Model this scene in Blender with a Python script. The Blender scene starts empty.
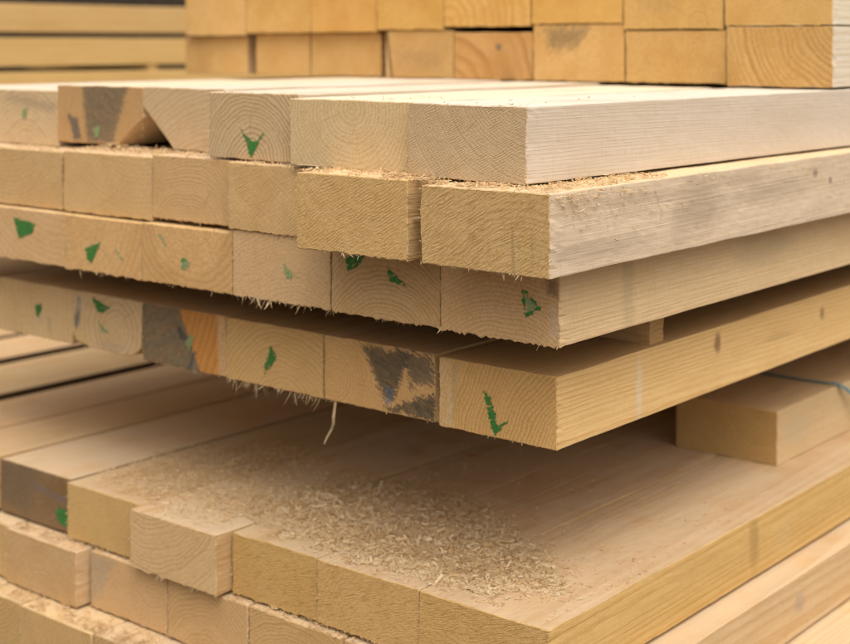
import bpy, bmesh, math, random
from mathutils import Vector, noise
S = bpy.context.scene
COL = S.collection
GZ = 0.80                      # height of the camera above the yard ground; stack heights below are given relative to it

# ------------------------------------------------------------------ node helpers
class NT:
    def __init__(self, name):
        self.mat = bpy.data.materials.new(name); self.mat.use_nodes = True
        self.t = self.mat.node_tree; self.t.nodes.clear()
    def n(self, kind, **kw):
        nd = self.t.nodes.new(kind)
        for k, v in kw.items(): setattr(nd, k, v)
        return nd
    def put(self, sock, v):
        if isinstance(v, bpy.types.NodeSocket): self.t.links.new(v, sock)
        elif isinstance(v, (tuple, list)) and len(v) == 3 and sock.type == 'RGBA': sock.default_value = (*v, 1)
        else: sock.default_value = v
    def m(self, op, a, b=None, c=None, clamp=False):
        nd = self.n('ShaderNodeMath', operation=op, use_clamp=clamp)
        for i, v in enumerate((a, b, c)):
            if v is not None: self.put(nd.inputs[i], v)
        return nd.outputs[0]
    def vm(self, op, a, b=None):
        nd = self.n('ShaderNodeVectorMath', operation=op)
        self.put(nd.inputs[0], a)
        if b is not None: self.put(nd.inputs[1], b)
        return nd.outputs[0]
    def noise(self, vec, scale, detail=2.0, rough=0.5, color=False):
        nd = self.n('ShaderNodeTexNoise'); self.put(nd.inputs['Vector'], vec)
        nd.inputs['Scale'].default_value = scale; nd.inputs['Detail'].default_value = detail
        nd.inputs['Roughness'].default_value = rough
        return nd.outputs['Color' if color else 'Fac']
    def mix(self, f, a, b, mode='MIX'):
        nd = self.n('ShaderNodeMix', data_type='RGBA', blend_type=mode)
        self.put(nd.inputs[0], f); self.put(nd.inputs[6], a); self.put(nd.inputs[7], b)
        return nd.outputs[2]
    def step(self, v, lo, hi):
        nd = self.n('ShaderNodeMapRange', interpolation_type='SMOOTHSTEP')
        self.put(nd.inputs[0], v); nd.inputs[1].default_value = lo; nd.inputs[2].default_value = hi
        return nd.outputs[0]
    def comb(self, x, y, z):
        nd = self.n('ShaderNodeCombineXYZ')
        for i, v in enumerate((x, y, z)): self.put(nd.inputs[i], v)
        return nd.outputs[0]
    def sep(self, v):
        nd = self.n('ShaderNodeSeparateXYZ'); self.put(nd.inputs[0], v)
        return nd.outputs
    def finish(self, color, rough=0.85, normal=None, spec=0.15):
        b = self.n('ShaderNodeBsdfPrincipled'); o = self.n('ShaderNodeOutputMaterial')
        self.put(b.inputs['Base Color'], color); self.put(b.inputs['Roughness'], rough)
        b.inputs['Specular IOR Level'].default_value = spec
        if normal is not None: self.put(b.inputs['Normal'], normal)
        self.t.links.new(b.outputs[0], o.inputs[0])
        return self.mat

def timber_mat(name, w, t, seed, end=(.56, .40, .21), side=(.62, .46, .26), top=None, pith=None, ring=.0042, rc=.45,
               rough=.5, saw=None, sawamt=.25, stains=(), knots=(), dust=0.0, sidegrain=.55, fibre_c=.22, sideb=1.0, endtone=.16, fuzz=0.0, tone=(1.06, .95, .80)):
    """Sawn softwood: annual rings are a solid field round the pith, so the end grain and the long grain agree."""
    r = random.Random(seed)
    k = NT(name)
    vv = r.uniform(.93, 1.06); tone = (tone[0] * vv, tone[1] * vv * r.uniform(.98, 1.004), tone[2] * vv * r.uniform(.93, 1.06))
    end = tuple(a * b for a, b in zip(end, tone)); side = tuple(a * b for a, b in zip(side, tone))
    if top: top = tuple(a * b for a, b in zip(top, tone))
    if pith is None: pith = (r.uniform(-.1, 1.1) * w, r.choice((-1, 1)) * r.uniform(.3, .9) * t + .5 * t)
    if saw is None: saw = math.radians(r.choice((55, 62, 70, -60, 48)))
    tc = k.n('ShaderNodeTexCoord')
    P = tc.outputs['Object']; Nn = k.sep(tc.outputs['Normal'])
    off = (r.uniform(0, 50), r.uniform(0, 50), r.uniform(0, 50))
    Q = k.vm('ADD', P, off)
    x, y, z = k.sep(P)
    E = k.step(k.m('MULTIPLY', Nn[0], -1.0), .6, .8)
    # rings
    wob = k.noise(k.vm('MULTIPLY', Q, (1.6, 26, 26)), 1.0, 2.0)
    wob2 = k.noise(k.vm('MULTIPLY', Q, (6, 120, 120)), 1.0, 1.0)
    yy = k.m('ADD', k.m('SUBTRACT', y, pith[0]), k.m('MULTIPLY', x, r.uniform(-.02, .02)))
    zz = k.m('ADD', k.m('SUBTRACT', z, pith[1]), k.m('MULTIPLY', x, r.uniform(-.02, .02)))
    rad = k.m('SQRT', k.m('ADD', k.m('MULTIPLY', yy, yy), k.m('MULTIPLY', zz, zz)))
    rad = k.m('ADD', rad, k.m('MULTIPLY_ADD', wob, .012, -.006))
    rad = k.m('ADD', rad, k.m('MULTIPLY_ADD', wob2, .0008, -.0004))
    ph = k.m('DIVIDE', rad, ring)
    yr = k.noise(k.comb(k.m('MULTIPLY', ph, .31), off[0], 0.0), 1.0, 1.0)       # good years and bad years
    ph = k.m('ADD', ph, k.m('MULTIPLY', yr, 1.6))
    fr = k.m('FRACT', ph)
    late = k.m('MULTIPLY', k.step(fr, .30, .86), k.m('SUBTRACT', 1.0, k.step(fr, .90, .99)))
    late = k.m('MULTIPLY', late, k.step(yr, .15, .6))
    # fine structure
    fib = k.noise(k.vm('MULTIPLY', Q, (9, 520, 520)), 1.0, 3.0, .6)
    fib2 = k.noise(k.vm('MULTIPLY', Q, (40, 1100, 1100)), 1.0, 2.0, .6)
    blot = k.noise(k.vm('MULTIPLY', Q, (7, 20, 20)), 1.0, 4.0, .6)
    pore = k.noise(Q, 620.0, 3.0, .65)
    grit = k.noise(Q, 1500.0, 2.0, .6)
    ca, sa = math.cos(saw), math.sin(saw)
    sw = k.m('ADD', k.m('MULTIPLY', y, ca), k.m('MULTIPLY', z, sa))
    sw = k.m('ADD', sw, k.m('MULTIPLY', blot, .012))
    sawl = k.m('MULTIPLY_ADD', k.m('SINE', k.m('MULTIPLY', sw, 2 * math.pi / r.uniform(.0019, .0028))), .5, .5)
    sawl = k.m('MULTIPLY', sawl, k.step(k.noise(k.vm('MULTIPLY', Q, (1, 60, 60)), 1.0, 3.0, .65), .34, .66))
    sawn = k.noise(k.comb(k.m('MULTIPLY', sw, 1100.0), k.m('MULTIPLY', k.m('SUBTRACT', k.m('MULTIPLY', z, ca), k.m('MULTIPLY', y, sa)), 90.0), off[1]), 1.0, 2.0)
    # end colour
    ec = k.mix(k.m('MULTIPLY', late, min(.95, rc * 1.25 + .08)), end, tuple(c * q for c, q in zip(end, (.60, .46, .33))))
    ec = k.mix(k.m('MULTIPLY', k.step(blot, .35, .72), endtone * 2.4), ec, tuple(c * q for c, q in zip(end, (.84, .74, .58))))
    ec = k.mix(k.m('MULTIPLY', k.step(pore, .52, .70), .34 + .35 * rough), ec, tuple(c * q for c, q in zip(end, (.66, .58, .46))))
    ec = k.mix(k.m('MULTIPLY', k.step(pore, .50, .30), .45), ec, tuple(min(.86, c * q) for c, q in zip(end, (1.22, 1.27, 1.40))))
    ec = k.mix(k.m('MULTIPLY', k.m('MULTIPLY', sawn, sawl), sawamt), ec, tuple(c * q for c, q in zip(end, (.72, .66, .56))))
    ec = k.mix(k.m('MULTIPLY', k.step(k.noise(k.comb(k.m('MULTIPLY', sw, 560.0), k.m('MULTIPLY', k.m('SUBTRACT', k.m('MULTIPLY', z, ca), k.m('MULTIPLY', y, sa)), 105.0), off[2]), 1.0, 4.0, .65), .50, .70), .26 + .46 * fuzz), ec, tuple(c * q for c, q in zip(end, (.60, .50, .38))))
    # the corner of a sawn end is a little furry and pale
    ed = k.m('MINIMUM', k.m('MINIMUM', y, k.m('SUBTRACT', w, y)), k.m('MINIMUM', z, k.m('SUBTRACT', t, z)))
    ed = k.m('ADD', ed, k.m('MULTIPLY_ADD', pore, .004, -.002))
    ec = k.mix(k.m('MULTIPLY', k.m('SUBTRACT', 1.0, k.step(ed, .0002, .0014)), .16), ec, tuple(min(.86, c * q) for c, q in zip(end, (1.15, 1.18, 1.25))))
    if pith is not None and r.random() < .45:          # a fine drying check running out from the pith
        an = math.atan2(r.uniform(.2, .8) * t - pith[1], r.uniform(.2, .8) * w - pith[0]); d0 = math.hypot(.5 * w - pith[0], .5 * t - pith[1]) * r.uniform(.5, .9); d1 = d0 + r.uniform(.012, .032)
        q = [(pith[0] + dd * math.cos(an) + e * math.sin(an), pith[1] + dd * math.sin(an) - e * math.cos(an)) for dd, e in ((d0, 0), ((d0 + d1) / 2, .0005), (d1, 0), ((d0 + d1) / 2, -.0005))]
        stains = list(stains) + [([(1 - a / w, b / t) for a, b in q], tuple(c * .35 for c in end), .0012, .0004, .55)]
    if stains:
        A = k.m('SUBTRACT', w, y)
        nz = k.noise(k.comb(k.m('MULTIPLY', sw, 300.0), k.m('MULTIPLY', k.m('SUBTRACT', k.m('MULTIPLY', z, ca), k.m('MULTIPLY', y, sa)), 45.0), off[0]), 1.0, 5.0, .7); nz2 = k.noise(Q, 420.0, 2.0, .6)
        for poly, colr, amp, soft, opac in stains:
            pts = [(a * w, b * t) for a, b in poly]
            ar = sum(pts[i][0] * pts[(i + 1) % len(pts)][1] - pts[(i + 1) % len(pts)][0] * pts[i][1] for i in range(len(pts)))
            if ar < 0: pts.reverse()
            d = None
            for i in range(len(pts)):
                (x0, y0), (x1, y1) = pts[i], pts[(i + 1) % len(pts)]
                L = math.hypot(x1 - x0, y1 - y0) or 1e-6
                nx, ny = -(y1 - y0) / L, (x1 - x0) / L
                e = k.m('MULTIPLY_ADD', A, nx, k.m('MULTIPLY_ADD', z, ny, -(nx * x0 + ny * y0)))
                d = e if d is None else k.m('MINIMUM', d, e)
            d = k.m('ADD', d, k.m('MULTIPLY_ADD', nz, amp, -.5 * amp))
            d = k.m('ADD', d, k.m('MULTIPLY_ADD', nz2, amp * .7, -.35 * amp))
            d = k.m('ADD', d, k.m('MULTIPLY_ADD', sawn, amp * .6, -.3 * amp))
            f = k.m('MULTIPLY', k.step(d, -soft, soft), opac)
            f = k.m('MULTIPLY', f, k.m('MULTIPLY_ADD', k.step(nz, .62, .42), .18, .82))
            vc = k.mix(k.m('MULTIPLY', k.step(nz2, .38, .66), .7), colr, (colr[0] * 1.55, colr[1] * 1.65, colr[2] * 1.9))
            vc = k.mix(k.m('MULTIPLY', sawl, .3), vc, tuple(c * .6 for c in colr))
            ec = k.mix(f, ec, vc)
    # long faces: fine marks left by the saw across the grain
    rp = k.noise(k.vm('MULTIPLY', Q, (420, 40, 60)), 1.0, 2.0, .6)
    sc = k.mix(k.m('MULTIPLY', late, sidegrain), side, tuple(c * q for c, q in zip(side, (.78, .62, .42))))
    sc = k.mix(k.m('MULTIPLY', k.step(fib, .45, .75), fibre_c), sc, tuple(c * q for c, q in zip(side, (.80, .70, .56))))
    sc = k.mix(k.m('MULTIPLY', k.step(rp, .50, .72), .26), sc, tuple(c * q for c, q in zip(side, (.80, .72, .60))))
    sc = k.mix(k.m('MULTIPLY', k.step(fib2, .55, .35), .34), sc, tuple(min(.88, c * q) for c, q in zip(side, (1.14, 1.18, 1.26))))
    sc = k.mix(k.m('MULTIPLY', k.step(blot, .40, .72), .30), sc, tuple(c * q for c, q in zip(side, (.84, .76, .64))))
    if knots:
        nk = k.noise(k.vm('MULTIPLY', Q, (.5, 1, 1)), 90.0, 4.0, .65)
        for kx, kz, rx, rz, colr, opac in knots:
            a = k.m('DIVIDE', k.m('SUBTRACT', x, kx), rx); b = k.m('DIVIDE', k.m('SUBTRACT', z, kz), rz)
            d = k.m('SQRT', k.m('ADD', k.m('MULTIPLY', a, a), k.m('MULTIPLY', b, b)))
            d = k.m('ADD', d, k.m('MULTIPLY_ADD', nk, 1.0, -.5))
            f = k.m('MULTIPLY', k.m('MULTIPLY', k.m('SUBTRACT', 1.0, k.step(d, .35, 1.2)), k.step(k.m('MULTIPLY', Nn[1], -1.0), .6, .8)), opac)
            sc = k.mix(f, sc, colr)
    if top is not None or dust > 0:
        T = k.step(Nn[2], .6, .85)
        tb = top or side
        tcx = k.mix(k.m('MULTIPLY', late, sidegrain * .9), tb, tuple(c * q for c, q in zip(tb, (.76, .62, .44))))
        tcx = k.mix(k.m('MULTIPLY', k.step(fib, .45, .75), .35), tcx, tuple(c * .68 for c in tb))
        tcx = k.mix(k.m('MULTIPLY', k.step(blot, .48, .74), .45), tcx, tuple(c * q for c, q in zip(tb, (.70, .60, .48))))
        if dust > 0:
            dn = k.noise(Q, 14.0, 3.0, .6)
            df = k.m('MULTIPLY', k.step(k.m('ADD', dn, k.m('MULTIPLY_ADD', grit, .5, -.25)), .36, .56), dust)
            dcol = k.mix(grit, (.46, .31, .17), (.80, .66, .46))
            tcx = k.mix(df, tcx, dcol)
        sc = k.mix(T, sc, tcx)
    col = k.mix(E, sc, ec)
    # relief
    he = k.m('ADD', k.m('MULTIPLY', pore, 0.0007 * rough * (1 - .5 * min(1, fuzz))), k.m('ADD', k.m('MULTIPLY', sawl, .00010 * (sawamt / .25) * (1 - .5 * rough)), k.m('MULTIPLY', sawn, .0006 * sawamt)))
    he = k.m('ADD', he, k.m('MULTIPLY', late, .00004))
    if fuzz > 0:
        fz = k.noise(k.comb(k.m('MULTIPLY', sw, 800.0), k.m('MULTIPLY', k.m('SUBTRACT', k.m('MULTIPLY', z, ca), k.m('MULTIPLY', y, sa)), 150.0), off[2]), 1.0, 3.0, .6)
        he = k.m('ADD', he, k.m('MULTIPLY', fz, .0009 * fuzz))
    hs = k.m('ADD', k.m('MULTIPLY', fib, .0004), k.m('ADD', k.m('MULTIPLY', fib2, .00025), k.m('MULTIPLY', late, .00014)))
    rip = k.noise(k.vm('MULTIPLY', Q, (330, 14, 30)), 1.0, 1.0)
    hs = k.m('ADD', hs, k.m('MULTIPLY', rip, .00018))
    h = k.m('ADD', k.m('MULTIPLY', he, E), k.m('MULTIPLY', k.m('MULTIPLY', hs, sideb), k.m('SUBTRACT', 1.0, E)))
    bp = k.n('ShaderNodeBump'); k.put(bp.inputs['Height'], h)
    bp.inputs['Distance'].default_value = 1.0; bp.inputs['Strength'].default_value = .9
    return k.finish(col, .88, bp.outputs[0], .12)

def chip_mat(name, a, b, thin=0.0):
    k = NT(name)
    g = k.n('ShaderNodeNewGeometry')
    tc = k.n('ShaderNodeTexCoord')
    nz = k.noise(tc.outputs['Object'], 700.0, 2.0)
    c = k.mix(g.outputs['Random Per Island'], a, b)
    c = k.mix(k.m('MULTIPLY', nz, .30), c, tuple(q * .7 for q in a))
    m = k.finish(c, .9, None, .1)
    if thin > 0:                                  # a shaving is thin enough to let light through
        o = [n for n in k.t.nodes if n.type == 'OUTPUT_MATERIAL'][0]; p = [n for n in k.t.nodes if n.type == 'BSDF_PRINCIPLED'][0]
        tr = k.n('ShaderNodeBsdfTranslucent'); k.put(tr.inputs[0], c)
        ms = k.n('ShaderNodeMixShader'); ms.inputs[0].default_value = thin
        k.t.links.new(p.outputs[0], ms.inputs[1]); k.t.links.new(tr.outputs[0], ms.inputs[2]); k.t.links.new(ms.outputs[0], o.inputs[0])
    return m

def dust_mat(name, a, b):
    k = NT(name); tc = k.n('ShaderNodeTexCoord'); P = tc.outputs['Object']
    g1 = k.noise(P, 520.0, 3.0, .65); g2 = k.noise(P, 60.0, 3.0)
    c = k.mix(k.step(g1, .3, .7), a, b); c = k.mix(k.m('MULTIPLY', g2, .4), c, a)
    bp = k.n('ShaderNodeBump'); k.put(bp.inputs['Height'], k.m('MULTIPLY', g1, .003)); bp.inputs['Distance'].default_value = 1.0
    return k.finish(c, .95, bp.outputs[0], .05)

# ------------------------------------------------------------------ mesh helpers
def link(name, me, mat, parent=None, loc=(0, 0, 0)):
    o = bpy.data.objects.new(name, me); COL.objects.link(o); o.location = loc
    if mat: me.materials.append(mat)
    if parent: o.parent = parent
    return o

def tag(o, label, cat, group=None, kind=None):
    if label: o['label'] = label
    if cat: o['category'] = cat
    if group: o['group'] = group
    if kind: o['kind'] = kind
    return o

def resample(poly, step, rad, rnd):
    """Closed section with softened arrises and points every few millimetres."""
    n = len(poly); out = []
    for i in range(n):
        p0, p1, p2 = Vector(poly[i - 1]), Vector(poly[i]), Vector(poly[(i + 1) % n])
        a = p1 + (p0 - p1).normalized() * rad; b = p1 + (p2 - p1).normalized() * rad
        out += [a, (a + b) * .5 + (p1 - (a + b) * .5) * .55, b]
        nxt = p2 + (p1 - p2).normalized() * rad
        L = (nxt - b).length; m = max(1, int(L / step))
        for j in range(1, m):
            out.append(b.lerp(nxt, (j + rnd.uniform(-.25, .25)) / m))
    return out

def timber_mesh(name, sec, L, seed, step=.004, fine=False, jag=.0, wob=.0004, bow=0.0):
    rnd = random.Random(seed)
    pts = resample(sec, step, .0012, rnd)
    zb = min(p[1] for p in sec)
    if fine: xs = [.0009, .003] + [.003 + .008 * i for i in range(1, 105)]
    else: xs = [.0009, .003, .012, .03, .06, .1, .15, .2, .26, .33, .42]
    while xs[-1] < L - .2: xs.append(xs[-1] + .12)
    xs.append(L)
    me = bpy.data.meshes.new(name); bm = bmesh.new()
    so = seed * 7.13
    cy = sum(p[0] for p in pts) / len(pts); cz = sum(p[1] for p in pts) / len(pts)
    jv = []
    for p in pts:                                    # torn lower arris of the sawn end
        low = p[1] < zb + .0035
        q = max(0., rnd.random() ** 1.5 + .35 * noise.noise((p[0] * 90, so, 1)) - .1)
        jv.append(q * jag if low else rnd.uniform(0, .12) * jag)
    jr = [rnd.gauss(0, .00022) for p in pts]
    rings = []
    for i, xx in enumerate(xs):
        ring = []
        for j, p in enumerate(pts):
            a = noise.noise((xx * 16 + so, p[0] * 45, p[1] * 45)) * wob + noise.noise((xx * 90 + so, p[0] * 160, p[1] * 160)) * wob * .5
            b = noise.noise((xx * 16 + so, p[0] * 45 + 31, p[1] * 45)) * wob + noise.noise((xx * 90 + so, p[0] * 160 + 9, p[1] * 160)) * wob * .5
            bw = bow * math.sin(xx * 2.1)
            if xx < .012: a *= 1.9; b *= 1.5
            if i < 2: a += jr[j]
            y, z = p[0] + a, p[1] + b + bw
            dz = jv[j] * max(0, 1 - xx / .012)
            low = p[1] < zb + .0035
            z -= dz if low else 0
            ring.append(bm.verts.new((xx - (.0002 if not low else dz * .2), y, z)))
        rings.append(ring)
    inner = [bm.verts.new((noise.noise((v.co.y * 60, v.co.z * 60, so)) * .0003, cy + (v.co.y - cy) * .988, cz + (v.co.z - cz) * .972)) for v in rings[0]]
    n = len(pts)
    for i in range(n):
        k = (i + 1) % n
        bm.faces.new((inner[i], inner[k], rings[0][k], rings[0][i]))
        for q in range(len(rings) - 1):
            bm.faces.new((rings[q][i], rings[q][k], rings[q + 1][k], rings[q + 1][i]))
    bm.faces.new(inner); bm.faces.new(rings[-1])
    bmesh.ops.recalc_face_normals(bm, faces=bm.faces)
    bm.to_mesh(me); bm.free()
    return me

def fibre(bm, root, d, length, w, rnd, curl=.5, seg=4):
    """One torn splinter: a tapering bent three-sided sliver."""
    d = Vector(d).normalized(); side = d.cross(Vector((rnd.uniform(-1, 1), rnd.uniform(-1, 1), rnd.uniform(-1, 1)))).normalized()
    up = d.cross(side).normalized(); p = Vector(root); prev = None
    bend = Vector((rnd.uniform(-1, 1), rnd.uniform(-1, 1), rnd.uniform(-.6, .6))) * curl
    for s in range(seg + 1):
        ww = w * (1 - s / (seg + .4)) + .00008
        ring = [bm.verts.new(p + side * ww), bm.verts.new(p - side * ww * .7 + up * ww * .32), bm.verts.new(p - side * ww * .7 - up * ww * .32)]
        if prev:
            for i in range(3): bm.faces.new((prev[i], prev[(i + 1) % 3], ring[(i + 1) % 3], ring[i]))
        prev = ring
        d = (d + bend / seg).normalized(); p = p + d * (length / seg)

def fringe(parent, w, z, n, seed, mat, lo=.003, hi=.010, y0=0., y1=None, clump=True, t=.06):
    rnd = random.Random(seed); bm = bmesh.new(); y1 = w if y1 is None else y1
    cs = [rnd.uniform(y0, y1) for _ in range(max(2, n // 5))]
    for i in range(n):
        y = min(y1, max(y0, rnd.choice(cs) + rnd.gauss(0, .006))) if clump and rnd.random() < .7 else rnd.uniform(y0, y1)
        L = lo + (hi - lo) * rnd.random() ** 2
        fibre(bm, (rnd.uniform(.0004, .004), y, z + rnd.uniform(0, .0012)), (rnd.uniform(-.55, .1), rnd.uniform(-.7, .7), -1), L, rnd.choice((.0003, .0005, .0005, .0009, .0014)) * rnd.uniform(.8, 1.2), rnd, .8)
    for i in range(46):                               # short fuzz raised by the saw along all four arrises
        e = rnd.choice('llrrtb'); L = rnd.uniform(.0008, .0026)
        y, zz = {'l': (rnd.uniform(-.0003, .0006), rnd.uniform(0, t)), 'r': (w - rnd.uniform(-.0003, .0006), rnd.uniform(0, t)), 't': (rnd.uniform(0, w), t - rnd.uniform(0, .0008)), 'b': (rnd.uniform(0, w), rnd.uniform(0, .0006))}[e]
        dy, dz = {'l': (-.8, 0), 'r': (.8, 0), 't': (0, .6), 'b': (0, -.9)}[e]
        fibre(bm, (rnd.uniform(-.0004, .001), y, zz), (rnd.uniform(-.9, -.1), dy + rnd.uniform(-.6, .6), dz + rnd.uniform(-.7, .5)), L, rnd.uniform(.0002, .00055), rnd, 1.0, 3)
    me = bpy.data.meshes.new('splinter_fringe'); bm.to_mesh(me); bm.free()
    o = link('splinter_fringe', me, mat, parent); o['kind'] = 'stuff'
    return o

def in_poly(a, b, poly):
    c = False; j = len(poly) - 1
    for i in range(len(poly)):
        if (poly[i][1] > b) != (poly[j][1] > b) and a < (poly[j][0] - poly[i][0]) * (b - poly[i][1]) / (poly[j][1] - poly[i][1]) + poly[i][0]: c = not c
        j = i
    return c

def edge_d(x, y, poly):
    d = 9
    for i in range(len(poly)):
        (ax, ay), (bx, by) = poly[i], poly[(i + 1) % len(poly)]; ex, ey = bx - ax, by - ay
        t = max(0, min(1, ((x - ax) * ex + (y - ay) * ey) / (ex * ex + ey * ey + 1e-12))); d = min(d, math.hypot(x - ax - ex * t, y - ay - ey * t))
    return d if in_poly(x, y, poly) else -d

def paint(parent, w, t, polys, seed, mat, keep=.80):
    """Dry crayon on end grain: a skin of flecks broken where the fibres stand up. a runs across the end, b upwards (0..1)."""
    bm = bmesh.new(); cell = .00062; rnd = random.Random(seed)
    pm = [[(a * w, b * t) for a, b in p] for p in polys]
    for p in pm:
        a0, a1 = min(q[0] for q in p), max(q[0] for q in p); b0, b1 = min(q[1] for q in p), max(q[1] for q in p)
        a = a0 - .002
        while a < a1 + .002:
            b = b0 - .002
            while b < b1 + .002:
                jx, jy = noise.noise((a * 300, b * 300, seed)) * .0012, noise.noise((a * 300, b * 300, seed + 5)) * .0012
                d = edge_d(a + jx, b + jy, p)
                f = noise.noise((a * 170 + b * 90, b * 700 - a * 350, seed + 2.5)) * .75 + noise.noise((a * 1100, b * 1100, seed + 1.5)) * .45
                q = keep * min(1, max(0, (d + .0012) / .0020)) + f * 1.05
                if d > -.0012 and q > .43:
                    c = [(a + rnd.uniform(-.0002, .0002) + dx, b + rnd.uniform(-.0002, .0002) + dy) for dx, dy in ((-.00033, -.00033), (.00033, -.00033), (.00033, .00033), (-.00033, .00033))]
                    bm.faces.new([bm.verts.new((-.0006 - rnd.uniform(0, .00015), w - u, v)) for u, v in c])
                b += cell
            a += cell
    bmesh.ops.recalc_face_normals(bm, faces=bm.faces)
    for f in bm.faces:
        if f.normal.x > 0: f.normal_flip()
    me = bpy.data.meshes.new('paint_mark'); bm.to_mesh(me); bm.free()
    return link('paint_mark', me, mat, parent)

def chips(name, spots, mat, seed, lo=.003, hi=.008, wlo=.0007, whi=.0019, flat=.5):
    """Loose shavings: each one a small curled ribbon."""
    rnd = random.Random(seed); bm = bmesh.new()
    for (x, y, z) in spots:
        L = rnd.uniform(lo, hi) if rnd.random() < .75 else rnd.uniform(hi, hi * 1.5); w = rnd.uniform(wlo, whi)
        yaw = rnd.uniform(0, 6.283); pit = rnd.gauss(0, .45) * (1 - flat * .6); rol = rnd.gauss(0, .8)
        curl = rnd.uniform(-1, 1) * rnd.choice((.4, 1.2, 2.2))
        d = Vector((math.cos(yaw) * math.cos(pit), math.sin(yaw) * math.cos(pit), math.sin(pit)))
        sd = d.cross(Vector((0, 0, 1))).normalized(); up = sd.cross(d)
        sd, up = sd * math.cos(rol) + up * math.sin(rol), up * math.cos(rol) - sd * math.sin(rol)
        p = Vector((x, y, z)) - d * L * .5; prev = None; a = -curl / 2; seg = 3
        for s in range(seg + 1):
            ww = w * (1, .95, .9, .45)[s] * .5
            r = [bm.verts.new(p + sd * ww), bm.verts.new(p - sd * ww)]
            if prev: bm.faces.new((prev[0], prev[1], r[1], r[0]))
            prev = r; a += curl / seg
            p = p + (d * math.cos(a) + up * math.sin(a)) * (L / seg)
    me = bpy.data.meshes.new(name); bm.to_mesh(me); bm.free()
    return link(name, me, mat)

# ------------------------------------------------------------------ shared materials
SPL = chip_mat('splinter_wood', (.52, .36, .19), (.68, .50, .30), .2)
GREEN = chip_mat('green_crayon', (.032, .15, .032), (.09, .27, .065))
PALEGREEN = chip_mat('faded_green_crayon', (.22, .30, .12), (.36, .42, .20))
SHAV = chip_mat('pine_shavings', (.66, .43, .20), (.92, .75, .50), .42)
DUSTM = dust_mat('sawdust', (.62, .43, .23), (.88, .70, .46))

GREY, DARK = (.15, .115, .065), (.07, .056, .036)
COUNT = [0]
def apart(polys):
    """Strokes that touch make one mark; strokes that stand apart are marks of their own."""
    gs = []
    for p in polys:
        b = (min(q[0] for q in p), max(q[0] for q in p), min(q[1] for q in p), max(q[1] for q in p))
        for g in gs:
            if any(b[0] < c[1] + .02 and c[0] < b[1] + .02 and b[2] < c[3] + .03 and c[2] < b[3] + .03 for c in g[1]):
                g[0].append(p); g[1].append(b); break
        else: gs.append(([p], [b]))
    return [g[0] for g in gs]
def timber(u, v0, v1, zb, zt, L, label, group, cat='timber', sec=None, mat=None, me=None, yaw=0., fine=False, jag=.0012, step=.004, wob=.0004,
           marks=(), pale=(), keep=.8, splinters=0, slo=.003, shi=.010, bow=0., **mk):
    COUNT[0] += 1; seed = COUNT[0]
    w, t = v1 - v0 - (.0008 if sec is None else 0), zt - zb
    if me is None:
        me = timber_mesh('sawn_timber', sec or [(0, 0), (w, 0), (w, t), (0, t)], L, seed, step, fine, jag, wob, bow)
    if mat is None and not me.materials: mat = timber_mat('pine_%02d' % seed, w, t, seed, **mk)
    o = link('sawn_timber', me, mat, None, (u, v0, GZ + zb)); o.rotation_euler = (0, 0, yaw)
    tag(o, label, cat, group)
    for g in apart(marks): paint(o, w, t, g, seed, GREEN, keep)
    for g in apart(pale): paint(o, w, t, g, seed + 60, PALEGREEN, keep - .1)
    if splinters: fringe(o, w, 0, splinters, seed, SPL, slo, shi, t=t)
    return o

# ------------------------------------------------------------------ upper stack, top layer
TOPL = dict(tone=(1.0, .97, .95), end=(.58, .43, .25), side=(.67, .56, .42), top=(.80, .70, .55))
G1 = 'timbers in the top layer of the upper stack'
BZ = -.1075
timber(.909, .645, .767, BZ, -.048, 2.5, 'corner timber of the top layer, clean whitish long face and cross-hatched saw-marked end', G1, yaw=math.radians(-1.6), fine=True, jag=.0008,
       pith=(-.01, .10), ring=.0030, rc=.30, saw=math.radians(62), sawamt=.75, rough=.55, splinters=8, shi=.007, sidegrain=.05, fibre_c=.10, sideb=.55, **TOPL)
timber(.927, .776, .917, BZ, -.0483, 2.5, 'unmarked top-layer timber with nested curved rings, second from the near corner', G1, jag=.0009, step=.003,
       pith=(.066, .052), ring=.0040, rc=.22, rough=.45, sawamt=.35, splinters=12, shi=.008, **TOPL)
timber(.944, .922, 1.042, BZ, -.0455, 2.5, 'top-layer timber with clear arched rings and a bold green V at its lower middle', G1, jag=.0006, step=.003,
       pith=(.062, -.004), ring=.0041, rc=.62, rough=.35, sawamt=.1, splinters=6, shi=.006,
       marks=[[(.39, .43), (.425, .36), (.50, .30), (.535, .2), (.49, .04)], [(.49, .04), (.50, .28), (.56, .28), (.63, .42)]], keep=.86, **TOPL)
w = .124; t = .0628
timber(.987, 1.066, 1.1900, BZ, -.0447, 2.5, 'top-layer timber with its lower corner cut away in a long slope, no green mark', G1, jag=.0005,
       sec=[(0, 0), (.075, 0), (w, .044), (w, t), (0, t)], pith=(.02, -.06), ring=.0055, rc=.25, rough=.3, splinters=10, shi=.006, **TOPL)
w = .1455; t = .0623
timber(.9885, 1.1915, 1.337, BZ, -.0452, 2.5, 'top-layer timber with a dark grey-brown stained end and a slanted lower corner', G1, jag=.0006,
       sec=[(0, .030), (.041, 0), (w, 0), (w, t), (0, t)], pith=(.06, .02), ring=.005, rc=.35, rough=.5, saw=math.radians(-60), sawamt=.6,
       stains=[([(.30, 1.05), (.84, 1.05), (.66, .02), (.36, .02)], (.13, .098, .058), .022, .004, .88), ([(.13, .5), (.25, .42), (.30, .05), (.20, .05)], (.085, .075, .06), .014, .002, .85)],
       pale=[[(.44, .28), (.52, .30), (.50, .13), (.46, .13)]], end=(.48, .33, .17), side=(.66, .52, .36), top=(.80, .70, .55))
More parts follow.
